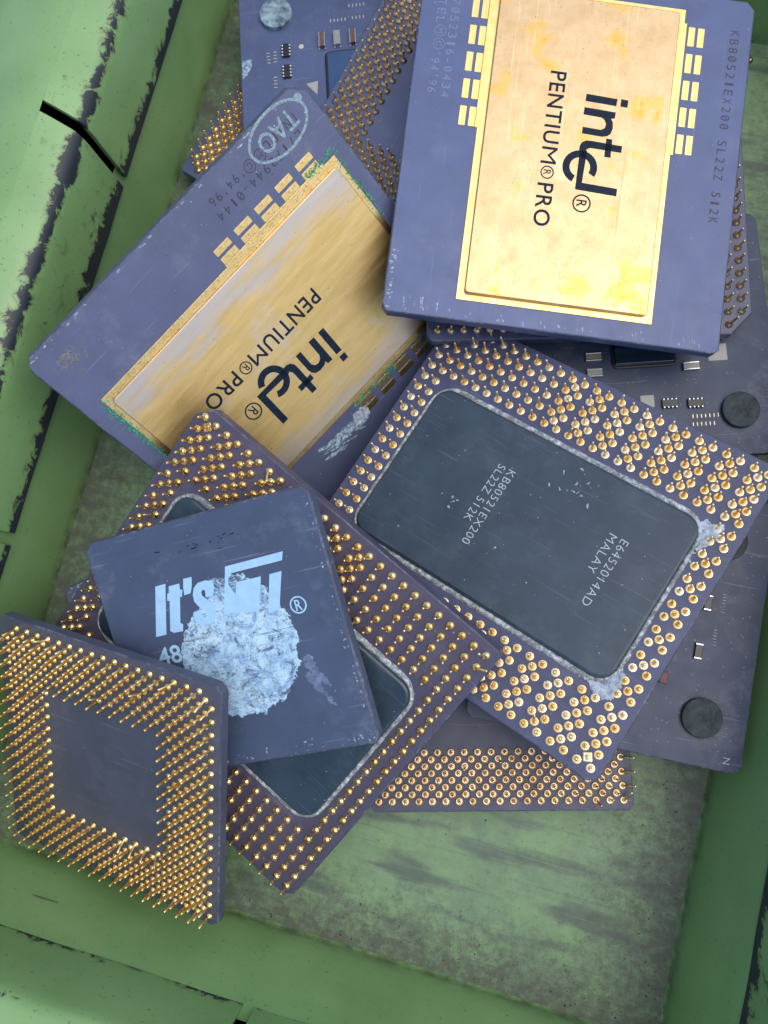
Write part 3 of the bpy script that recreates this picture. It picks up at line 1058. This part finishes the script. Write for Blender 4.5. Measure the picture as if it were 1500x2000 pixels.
A = chip('A', "gold lidded processor with orange stained pale lid lying uppermost at upper right", group="gold lidded processors with dark lettering")
gold_lid_chip('A', A, M_CER_A, M_LID_A, M_FRAME_A, (0.9, 1.5, 1.5, 1.1), 0, 0, M_ETCH_LIGHT, M_ETCH_DARK)
flakes("edge_nick", 26, lambda: (33.0 - abs(random.gauss(0, .5)), random.uniform(-30.5, 29)), 0.16, M_SCUFF, A, 0.02, 2.2, 0.3)
flakes("edge_scrape", 16, lambda: (random.gauss(31.2, .8), random.choice((random.uniform(-28, -20), random.uniform(13, 27)))), 0.11, M_SCUFF, A, 0.02, 9, 0.15)
flakes("corner_nick", 24, lambda: (random.uniform(22, 33.2), -30.6 + abs(random.gauss(0, .5))), 0.15, M_SCUFF, A, 0.02, 2.0, 1.5)

B = chip('B', "gold lidded processor with worn brushed lid and oval stamp leaning on the box rim", group="gold lidded processors with dark lettering")
gold_lid_chip('B', B, M_CER_B, M_LID_B, M_FRAME_B, (1.2, 3.0, 2.5, 1.6), 3.3, 1.05, M_ETCH_DARK, M_ETCH_DARK)
st = arc_strip(-25.3, -27.5, 6.6, 3.75, 0.5, 0, 360, 60) + text_polys("TAO", (-29.4, -29.1), 8.4, 3.2, 0, 0.012)
polys("oval_stamp", st, 0.02, M_STAMP, B)
polys("corner_dot", [[(-31.6 + .75 * math.cos(a * .3927), -29.0 + .75 * math.sin(a * .3927)) for a in range(16)]], 0.015, M_STAMP, B)
def near_frame():
    s = random.random()
    if s < .45:
        return random.gauss(30.2, .35), random.uniform(-18, 8)
    if s < .62:
        return random.gauss(-30.6, .35), random.uniform(-18.3, -4)
    if s < .80:
        return random.uniform(-31, -24), random.gauss(-18.8, .35)
    return random.uniform(-14, -2), random.gauss(18.9, .35)
flakes("verdigris", 520, near_frame, 0.13, M_VERD, B, 0.19, 1.4, jit=0.7)
flakes("verdigris_bloom", 70, near_frame, 0.55, M_VERDF, B, 0.016, 1.3, jit=0.6)
crust("white_scuff", [(-4.6, 20.2), (-3.4, 22.6), (-1.2, 23.4), (0.6, 22.4), (0.3, 20.6), (-1.6, 19.9)], M_WHITERES, B, 0.03, 0.10, 8, 30)
flakes("long_scrape", 46, lambda: (random.uniform(-0.5, 8.5), random.uniform(20.5, 23.5)), 0.20, M_SCUFFB, B, 0.02, 8, -0.32)
flakes("edge_nick", 26, lambda: (random.uniform(-30, 33), -30.75 + abs(random.gauss(0, .25))), 0.14, M_SCUFF, B, 0.02, 3, 0)
flakes("ochre_smudge", 22, lambda: (random.gauss(28, 1.4), random.gauss(-26.5, .9)), 0.9, M_TARN, B, 0.012, 1.3)

def pin_side_chip(k, root, m_cer, ch, texts):
    plate("ceramic_body", chamfer_rect(33.78, 31.24, ch), -2.8, 0, m_cer, root, 0.28, edge=M_EDGE)
    # sealant bead: ragged raised ring round the black lid
    o1 = round_rect(28.05, 17.45, 4.9, 24)
    i1 = round_rect(27.2, 16.3, 3.4, 24)
    def dens(pl):
        out = []
        for a, b in zip(pl, pl[1:] + pl[:1]):
            L_ = math.dist(a, b)
            m = max(1, int(L_ / 0.6))
            out += [(a[0] + (b[0] - a[0]) * t / m, a[1] + (b[1] - a[1]) * t / m) for t in range(m)]
        return out
    N = 300
    def res(pl):
        pl = dens(pl)
        acc = [0]
        for a, b in zip(pl, pl[1:] + pl[:1]):
            acc.append(acc[-1] + math.dist(a, b))
        out, j = [], 0
        for q in range(N):
            t = acc[-1] * q / N
            while acc[j + 1] < t:
                j += 1
            a, b = pl[j % len(pl)], pl[(j + 1) % len(pl)]
            f = (t - acc[j]) / max(1e-9, acc[j + 1] - acc[j])
            out.append((a[0] + (b[0] - a[0]) * f, a[1] + (b[1] - a[1]) * f))
        return out
    oo, ii = res(o1), res(i1)
    seed = ord(k)
    vs, fs = [], []
    for q in range(N):
        nz = noise.fractal(Vector((oo[q][0] * .35 + seed, oo[q][1] * .35, 0)), 1, 2, 4)
        n2 = noise.fractal(Vector((oo[q][0] * .8, oo[q][1] * .8 + seed, 5)), 1, 2, 4)
        for f, z in ((0.05 + 0.13 * nz, 0.01), (0.18 + 0.12 * nz, 0.24 + .08 * n2), (0.45, 0.46 + 0.10 * nz), (0.75 + .05 * n2, 0.44 + 0.08 * n2), (1.0, 0.22)):
            vs.append((oo[q][0] + (ii[q][0] - oo[q][0]) * f, oo[q][1] + (ii[q][1] - oo[q][1]) * f, z))
    for q in range(N):
        p = (q + 1) % N
        for j in range(4):
            fs.append((q * 5 + j, p * 5 + j, p * 5 + j + 1, q * 5 + j + 1))
    mesh_obj("sealant_bead", vs, fs, M_BEAD, root, True)
    plate("black_lid", round_rect(27.25, 16.35, 3.3, 8), 0.02, 1.0, M_BLACK, root, 0.55, False)
    if texts:
        stuff(polys("lettering", texts, 1.012, M_GREYINK, root))

C = chip('C', "pin side up processor, black lid trapped beneath the pale blue lettered chip", group="pin side up processors with black centre lids")
pin_side_chip('C', C, M_CER_C, (1.0, 1.6, 0.8, 2.6), None)
add_pins('C', C, ppro_sites(), 'dome', M_PIN, ['E', 'F'], bent={(25, 22): (-1.53, -1.22, 2.14), (6, 23): (-1.24, 0.97, 2.44), (25, 23): (1.2, -0.21, 2.63)}, special={(.5, 22.5): 'square'})

dtx = []
for s, p, L_ in (("KB80521EX200", (-6.95, 7.9), 16.0), ("SL22Z 512K", (-9.05, 7.95), 12.2), ("E6452014AD", (16.7, 6.7), 13.3), ("MALAY", (14.5, 6.6), 7.7)):
    dtx += text_polys(s, p, L_, 1.55, -math.pi / 2 - 0.01, -0.012, 1.12)
D = chip('D', "pin side up processor with its whole black lettered lid in view", group="pin side up processors with black centre lids")
pin_side_chip('D', D, M_CER_D, (1.2, 1.2, 1.0, 1.6), dtx)
add_pins('D', D, ppro_sites(), 'flat', M_PIN_PALE, ['A', 'C', 'E', 'M'], bent={(17, 0): (-0.44, -0.04, 2.87), (16, 3): (-.3, .5, 2.8), (4, 4): (.1, .8, 2.85)}, special={(.5, 22.5): 'square'})
crust("sealant_smear", [(25.2, 15.6), (27.2, 17.4), (29.9, 17.9), (30.4, 15.2), (28.9, 12.0), (28.1, 9.0), (27.5, 12.6)], M_WHITERES, D, 0.10, 0.5, 7, 34, seed=3)
crust("sealant_smear", [(22.0, -17.0), (24.6, -18.2), (27.4, -19.0), (29.4, -18.4), (29.2, -15.4), (28.2, -12.0), (27.4, -14.0), (25.6, -16.2)], M_WHITERES, D, 0.10, 0.5, 7, 34, seed=9)
flakes("lid_scuff", 12, lambda: (random.gauss(-13, 1.0), random.gauss(-2.5, .8)), 0.20, M_SCUFF, D, 1.02, 1.5)
flakes("lid_scuff", 26, lambda: (random.gauss(6, 1.8), random.gauss(11, 1.5)), 0.13, M_SCUFF, D, 1.02, 3)

E = chip('E', "slate processor printed with pale blue lettering and a round patch of dried white paste")
plate("ceramic_body", chamfer_rect(22.225, 22.225, (1.2, 1.6, 1.0, 1.0)), -2.7, 0, M_CER_E, E, 0.35, edge=M_EDGE)
big = [[(-10.32, 11.87), (-13.15, 3.19), (-10.96, 3.23), (-8.2, 11.95)],
       [(-7.73, 11.37), (-8.07, 10.24), (-8.44, 10.15), (-8.84, 8.97), (-8.4, 8.87), (-10.01, 3.68), (-9.44, 3.25), (-7.54, 3.19), (-7.14, 4.38), (-7.59, 4.68), (-6.2, 9.04), (-5.79, 9.05), (-5.28, 10.21), (-5.75, 10.37), (-5.53, 11.41)],
       [(-4.54, 12.03), (-5.01, 10.67), (-5.26, 9.22), (-3.95, 9.29), (-3.27, 10.6), (-2.84, 12.01)],
       [(0.05, 8.02), (-1.35, 8.0), (-1.1, 9.09), (-1.43, 9.48), (-1.92, 9.06), (-1.9, 8.43), (-1.07, 7.42), (-0.11, 6.49), (-0.22, 5.26), (-0.82, 4.14), (-1.83, 3.4), (-3.33, 3.43), (-4.57, 3.96), (-4.64, 5.13), (-4.43, 6.04), (-2.82, 6.02), (-3.04, 5.01), (-2.7, 4.63), (-2.21, 4.84), (-2.16, 5.56), (-3.17, 6.72), (-3.75, 7.78), (-3.65, 8.91), (-3.1, 10.05), (-2.05, 10.76), (-0.39, 10.87), (0.82, 10.33), (0.79, 9.41)],
       [(3.87, 12.33), (3.43, 10.99), (14.38, 11.07), (14.94, 12.5)],
       [(3.43, 10.99), (1.03, 4.38), (3.4, 4.3), (4.31, 7.1), (3.53, 9.22), (3.91, 10.37), (4.67, 10.98)],
       [(5.03, 9.31), (3.34, 4.11), (7.67, 3.62), (9.83, 9.31)],
       [(11.43, 9.32), (9.23, 3.09), (11.39, 3.15), (13.72, 9.37)]]
big += arc_strip(14.88, 3.23, 1.5, 1.5, 0.26, 0, 360, 36) + text_polys("R", (14.3, 2.3), 1.2, 1.85, 0, 0.01)
EB = bpy.data.objects[[c for c in E.children if c.name.startswith("ceramic_body")][0].name]
for g in (big[0:1], big[1:2], big[2:3], big[3:4], big[4:7], big[7:8]):
    polys("letter", g, 0.085, M_BLUEINK, EB)
polys("registered_mark", big[8:], 0.02, M_BLUEINK, EB)
letters("486", (-13.9, -2.0), 7.0, 3.1, 0.018, M_BLUEINK, EB, 0.015)
BLOB = [(-0.27, 10.8), (1.1, 10.9), (2.97, 11.0), (4.72, 10.9), (6.22, 10.6), (7.86, 10.1), (8.89, 9.3), (10.23, 8.17), (11.1, 6.76), (12.06, 4.94), (12.54, 3.01), (12.78, 1.34), (13.16, -0.57), (13.24, -2.41), (12.68, -4.55), (12.23, -6.51), (11.11, -8.56), (9.55, -10.75), (7.52, -12.27), (4.54, -13.22), (2.14, -13.65), (-0.72, -14.02), (-3.0, -13.21), (-5.33, -11.74), (-7.94, -8.93), (-9.51, -6.49), (-9.97, -3.61), (-9.2, -2.04), (-9.03, -0.14), (-8.4, 2.08), (-6.52, 4.46), (-4.66, 5.77), (-2.8, 6.43), (-1.65, 8.48)]
crust("dried_paste", BLOB, M_PASTE, E, 0.03, 0.035, 9, 200, seed=2, rag=0.95)
crust("paste_smear", [(13.2, -5.2), (14.5, -5.4), (15.1, -7.4), (16.9, -10.2), (17.8, -12.8), (16.4, -13.0), (14.4, -9.8), (12.9, -7.0)], M_SMEAR, E, 0.02, 0.05, 9, 30)
crust("paste_smear", [(12.9, -8.2), (14.3, -9.8), (15.8, -12.6), (17.2, -15.6), (16.6, -15.8), (15.0, -13.2), (13.6, -10.8), (12.4, -8.8)], M_SMEAR, E, 0.02, 0.04, 9, 30, seed=6)
flakes("edge_nick", 40, lambda: (random.uniform(-21, 21.8), -21.6 + abs(random.gauss(0, .8))), 0.14, M_SCUFF, E, 0.02, 1.6)
flakes("edge_nick", 40, lambda: (21.5 - abs(random.gauss(0, .4)), random.uniform(-21, 21)), 0.12, M_SCUFF, E, 0.02, 1.6)
flakes("dark_scratch", 18, lambda: (random.gauss(1, 4.5), random.gauss(17.0, .5)), 0.09, M_INK, E, 0.02, 6, 0.05)
pme = pin_mesh("pin", 'dome', M_PIN, 3.0)
for i in range(17):
    for x in (20.32, 17.78):
        o = link("pin", pme, E)
        o.location = (x * U, (-20.32 + 2.54 * i) * U, -2.7 * U)
        o.rotation_euler = (math.pi, 0, 0)

GP = "pin side up processors with bare flat centres"
def bare_pin_chip(k, root, m, kind, mat, over, th=2.0, **kw):
    plate("ceramic_body", chamfer_rect(24.75, 24.75, (1.0, 1.0, 1.0, 1.0)), -th, 0, m, root, 0.22, edge=M_EDGE)
    add_pins(k, root, spga_sites(), kind, mat, over, **kw)
F = chip('F', "steeply tilted pin side up processor with long gold pins against the near left corner", group=GP)
fb = {(29, 15): (0.12, -0.9, 2.75), (29, 17): (-.1, -.35, 2.9), (29, 21): (.35, -1.0, 2.7), (29, 23): (.4, -1.05, 2.7), (29, 25): (.6, -.75, 2.8), (29, 27): (1.1, -.9, 2.5),
      (2, 36): (-.35, -.7, 2.85), (1, 35): (-.2, -.9, 2.8), (8, 28): (.3, -1.4, 2.4), (0, 8): (-.6, .5, 2.8), (21, 7): (.5, -.3, 2.9), (9, 5): (.2, -.6, 2.85), (25, 7): (.5, -.5, 2.8)}
plate("ceramic_body", chamfer_rect(24.75, 24.75, (1.2, 1.2, 1.0, 1.2)), -2.2, 0, M_CER_F, F, 0.25, edge=M_EDGE)
add_pins('F', F, spga_sites(), 'cone', M_PIN, [], L=3.3, bent=fb, missing=((0, 36), (0, 0), (36, 0)))
G = chip('G', "dark pin side up processor with dull brass pins, flat on the bare box floor", group=GP)
bare_pin_chip('G', G, M_CER_G, 'cup', M_PIN_DULL, ['C', 'D', 'H'], 1.8, bent={(36, 36): (1.19, 1.44, 2.22), (34, 36): (1.96, 0.01, 2.14), (32, 36): (2.02, 0.0, 2.08), (30, 36): (2.08, -0.03, 2.02), (36, 34): (.2, .3, 2.9)})
K = chip('K', "processor with a diagonal band of pins between the oval stamp and the stained gold lid", group=GP)
bare_pin_chip('K', K, M_CER_J, 'dome', M_PIN_DULL, ['A', 'B', 'M'], 2.0)
L = chip('L', "pin side up processor mostly hidden, a patch of its pins showing beside the left wall", group=GP)
bare_pin_chip('L', L, M_CER_J, 'dome', M_PIN, ['B', 'J', 'K'], 1.8, missing=((0, 0), (0, 36), (36, 0)))
M = chip('M', "processor hidden beneath the stained gold lidded one, only some edge pins showing", group=GP)
plate("ceramic_body", chamfer_rect(33.78, 31.24, (1, 1, 4.2, 1)), -2.8, 0, M_CER_D, M, 0.25, edge=M_EDGE)
add_pins('M', M, ppro_sites(), 'dome', M_PIN_DULL, ['A'], missing=((25, 23),))

# ---- lid side of the bare-die processors
def block(name, x, y, sx, sy, h, mat, parent, z=0.0, bev=0.08):
    return plate(name, [(x + sx / 2, y + sy / 2), (x - sx / 2, y + sy / 2), (x - sx / 2, y - sy / 2), (x + sx / 2, y - sy / 2)], z, z + h, mat, parent, bev, False)
def capacitor(root, x, y, sx, sy, mat, vertical=True, h=0.9):
    """body with two silver end terminals"""
    b = block("capacitor", x, y, sx, sy, h, mat, root)
    t = 0.32
    for s in (-1, 1):
        if vertical:
            block("terminal", x + s * (sx / 2 + t / 2 - .1), y, t, sy + .1, h * 1.02, M_SILVER, b)
            block("solder_foot", x + s * (sx / 2 + t / 2 - .05), y - sy / 2 - .15, t * 1.3, .34, h * .25, M_SILVER, b)
        else:
            block("terminal", x, y + s * (sy / 2 + t / 2 - .1), sx + .1, t, h * 1.02, M_SILVER, b)
    return b
def resistor_pack(root, x, y, sx, sy, along_y=True):
    b = block("resistor_pack", x, y, sx, sy, 0.55, M_RES, root)
    n = 4
    for i in range(n):
        f = (i + .5) / n - .5
        for s in (-1, 1):
            if along_y:
                px, py = x + s * (sx / 2 + .05), y + f * sy
            else:
                px, py = x + f * sx, y + s * (sy / 2 + .05)
            plate("terminal", round_rect(.26, .26, .25, 3, px, py), 0, 0.62, M_SILVER, b, 0.14, False)
    return b
def rubber_pad(root, x, y, mat, r=3.55, h=1.05):
    return plate("rubber_pad", [(x + r * math.cos(a * math.pi / 18), y + r * math.sin(a * math.pi / 18)) for a in range(36)], 0, h, mat, root, 0.16, False)
def stuff_polys(*a):
    return stuff(polys(*a))
def traces(root, n, box_, seed):
    rr = random.Random(seed)
    ps = []
    for _ in range(n):
        x, y = rr.uniform(*box_[:2]), rr.uniform(*box_[2:])
        ps.append([(x + .13 * math.cos(a), y + .13 * math.sin(a)) for a in (0, 1.05, 2.1, 3.14, 4.19, 5.24)])
    return stuff_polys("via", ps, 0.012, M_ETCH_LIGHT, root)
def dots(root, pts, w, h, mat=M_DOT):
    return stuff_polys("contact_dots", [[(x - w / 2, y - h / 2), (x + w / 2, y - h / 2), (x + w / 2, y + h / 2), (x - w / 2, y + h / 2)] for x, y in pts], 0.02, mat, root)
GD = "round footed processors with bare dies"
def bare_die(k, root, m, pads, th=1.9):
    plate("ceramic_body", chamfer_rect(24.75, 24.75, (1.2, 1.2, 1.2, 1.2)), -th, 0, m, root, 0.2, edge=M_EDGE)
    plate("fillet", round_rect(6.3, 6.1, 1.2, 4), 0, 0.35, M_RES, root, 0.3, False)
    block("die", 0, 0, 11.2, 10.6, 0.95, M_DIE, root, 0.0, 0.05)
    for x, y, mt in pads:
        rubber_pad(root, x, y, mt)

J = chip('J', "round footed processor at top left with three small capacitors and blue die reflecting sky", group=GD)
bare_die('J', J, M_CER_J, [(-16.4, 16.3, M_RUBD), (16.4, 16.3, M_RUB), (-16.4, -16.3, M_RUB), (16.4, -16.3, M_RUB)])
for x, mt in ((-6.65, M_CAP), (-3.35, M_CAPGREY), (0.05, M_CAP)):
    capacitor(J, x, 8.8, 1.1, 3.3, mt)
for y in (7.45, 2.45):
    resistor_pack(J, -14.6, y, 1.5, 3.0)
dots(J, [(-18.6 + i * .05, 7.5 - i * .78) for i in range(4)] + [(-17.05, 7.6 - i * .78) for i in range(4)] + [(-17.2, 1.6 - i * .8) for i in range(4)], 0.75, 0.16)
dots(J, [(-4.6 + i * .8, 13.5) for i in range(5)] + [(.2 + i * .8, 13.6) for i in range(4)] + [(-0.4 + i * .8, 16.6) for i in range(5)], 0.18, 0.7)
polys("gold_dot", [[(-11.25 + .55 * math.cos(a * .4488), 8.2 + .55 * math.sin(a * .4488)) for a in range(14)]], 0.02, M_DOT, J)
polys("corner_mark", [[(-10.6, -.8), (-8.0, -.4), (-8.3, -3.6)]], 0.02, M_TRI, J)
polys("chip_mark", [[(-24.4, 6.2), (-22.4, 6.6), (-22.2, 5.0), (-23.2, 3.0), (-24.3, 2.0)]], 0.015, M_SCUFFB, J)

I = chip('I', "round footed processor under the stained gold lid at right, dark die in shadow", group=GD)
bare_die('I', I, M_CER_H, [(17.3, -16.0, M_RUB), (-16.2, -16.3, M_RUB), (16.4, 16.3, M_RUB), (-16.4, 16.3, M_RUB)])
capacitor(I, -9.8, -6.6, 3.0, 1.3, M_CAPGREY, False, .8)
capacitor(I, -9.8, -3.3, 3.0, 1.3, M_CAPTAN, False, .8)
capacitor(I, 8.9, -6.5, 3.0, 1.2, M_CAPGREY, False, .8)
resistor_pack(I, 4.2, -13.75, 3.1, 1.5, False)
resistor_pack(I, 9.1, -14.0, 3.1, 1.5, False)
block("corner_mark", 14.3, -3.9, 3.6, 3.4, 0.05, M_TRI, I, 0.0, 0.01)
block("corner_mark", 0.0, -13.0, 2.6, 2.4, 0.05, M_TRI, I, 0.0, 0.01)
dots(I, [(8.4 + i * .8, -16.6) for i in range(7)] + [(8.3 + i * .8, -18.2) for i in range(6)], 0.16, 0.7)

traces(I, 60, (-22, 22, -23, -8), 3)
H = chip('H', "dusty round footed processor at lower right standing on the dull brass pins", group=GD)
bare_die('H', H, M_CER_H, [(16.6, -16.2, M_RUB), (-16.4, -16.3, M_RUB), (16.4, 16.3, M_RUB), (-16.4, 16.3, M_RUB)])
capacitor(H, 14.35, -4.6, 1.3, 2.4, M_RES, False, .6)
capacitor(H, 14.75, 4.4, 1.3, 2.4, M_RES, False, .6)
block("red_capacitor", 9.0, -10.5, 1.4, 2.0, 0.8, M_RED, H)
dots(H, [(16.9, -.2 - i * .55) for i in range(6)] + [(17.6, 6.5 - i * .55) for i in range(7)], 0.7, 0.12, M_SCUFF)
polys("pin_one_mark", text_polys("N", (22.6, -23.3), 1.1, 1.2, math.pi / 2, -0.01), 0.02, M_GREYINK, H)
traces(H, 90, (6, 23, -22, 16), 4)
traces(J, 80, (-23, 6, -6, 23), 5)
def ring_dust():
    a = random.uniform(0, 6.28)
    r = random.gauss(4.1, .35)
    return 16.6 + r * math.cos(a), -16.2 + r * math.sin(a)
flakes("dust_ring", 150, ring_dust, 0.16, M_TARN, H, 0.02, 1.4)
flakes("dust", 60, lambda: (random.uniform(5, 24), random.uniform(-24, 10)), 0.10, M_TARN, H, 0.02, 1.5)

# a bare ceramic corner showing below the long pinned chip, by the left wall
yaw = 0.68
cx, cy = -82.0, -11.3
ux, uy = math.cos(yaw), math.sin(yaw)
ctr = (cx + 24.75 * ux + 24.75 * uy, cy + 24.75 * uy - 24.75 * ux, 6.0)
O = thing("processor", "dusty pale ceramic corner poking out beneath the pinned chip by the left wall", "processor chip", ctr, (math.cos(yaw / 2), 0, 0, math.sin(yaw / 2)))
plate("ceramic_body", chamfer_rect(24.75, 24.75, (1, 1.2, 1, 1)), -2.5, 0, M_CER_B, O, 0.25, edge=M_EDGE)
flakes("edge_nick", 30, lambda: (random.uniform(-24, -16), 24.3 - abs(random.gauss(0, 1))), 0.2, M_SCUFF, O, 0.02, 1.4)

# grit on the bare floor: nobody could count it
bm = bmesh.new()
rg = random.Random(11)
for _ in range(420):
    if rg.random() < .6:
        x, y = rg.choice(((52.6 - abs(rg.gauss(0, 5)), rg.uniform(-62, 20)), (rg.uniform(-30, 52), -63 + abs(rg.gauss(0, 4)))))
    else:
        x, y = rg.uniform(-30, 50), rg.uniform(-62, -18)
    if not (-86 < x < 52 and -63 < y < 140):
        continue
    r = rg.choice((.07, .09, .12, .20)) * rg.uniform(.6, 1.3)
    z = rg.uniform(.10, .30)
    vs = [bm.verts.new(((x + r * rg.uniform(.5, 1.3) * math.cos(a)) * U, (y + r * rg.uniform(.5, 1.3) * math.sin(a)) * U, -0.01)) for a in (0, 1.3, 2.5, 3.8, 5.0)]
    tp = bm.verts.new((x * U, y * U, z * U + 0.02))
    for i in range(5):
        bm.faces.new((vs[i], vs[(i + 1) % 5], tp))
me = bpy.data.meshes.new("grit")
bm.to_mesh(me)
bm.free()
kg = NT("grit")
kg.set(kg.ramp(kg.noise(7, 2, 0.5), (0.40, (0.025, 0.025, 0.02)), (0.58, (0.09, 0.075, 0.05)), (0.72, (0.40, 0.42, 0.42))), 0.8, 0)
me.materials.append(kg.m)
grit = link("grit", me)
grit['kind'] = 'stuff'
grit['label'] = "scattered dark and pale grit on the bare box floor"
grit['category'] = "grit"

# loose bits
lp = link("loose_pin", pin_mesh("loose_pin", 'flat', M_PIN_DULL, 3.0))
lp.location = (3.20, 13.67, 0.10)
lp.rotation_euler = (math.radians(75), 0, math.radians(-30))
lp['label'] = "loose brass pin lying on the box floor right of the stained gold lid"
lp['category'] = "pin"
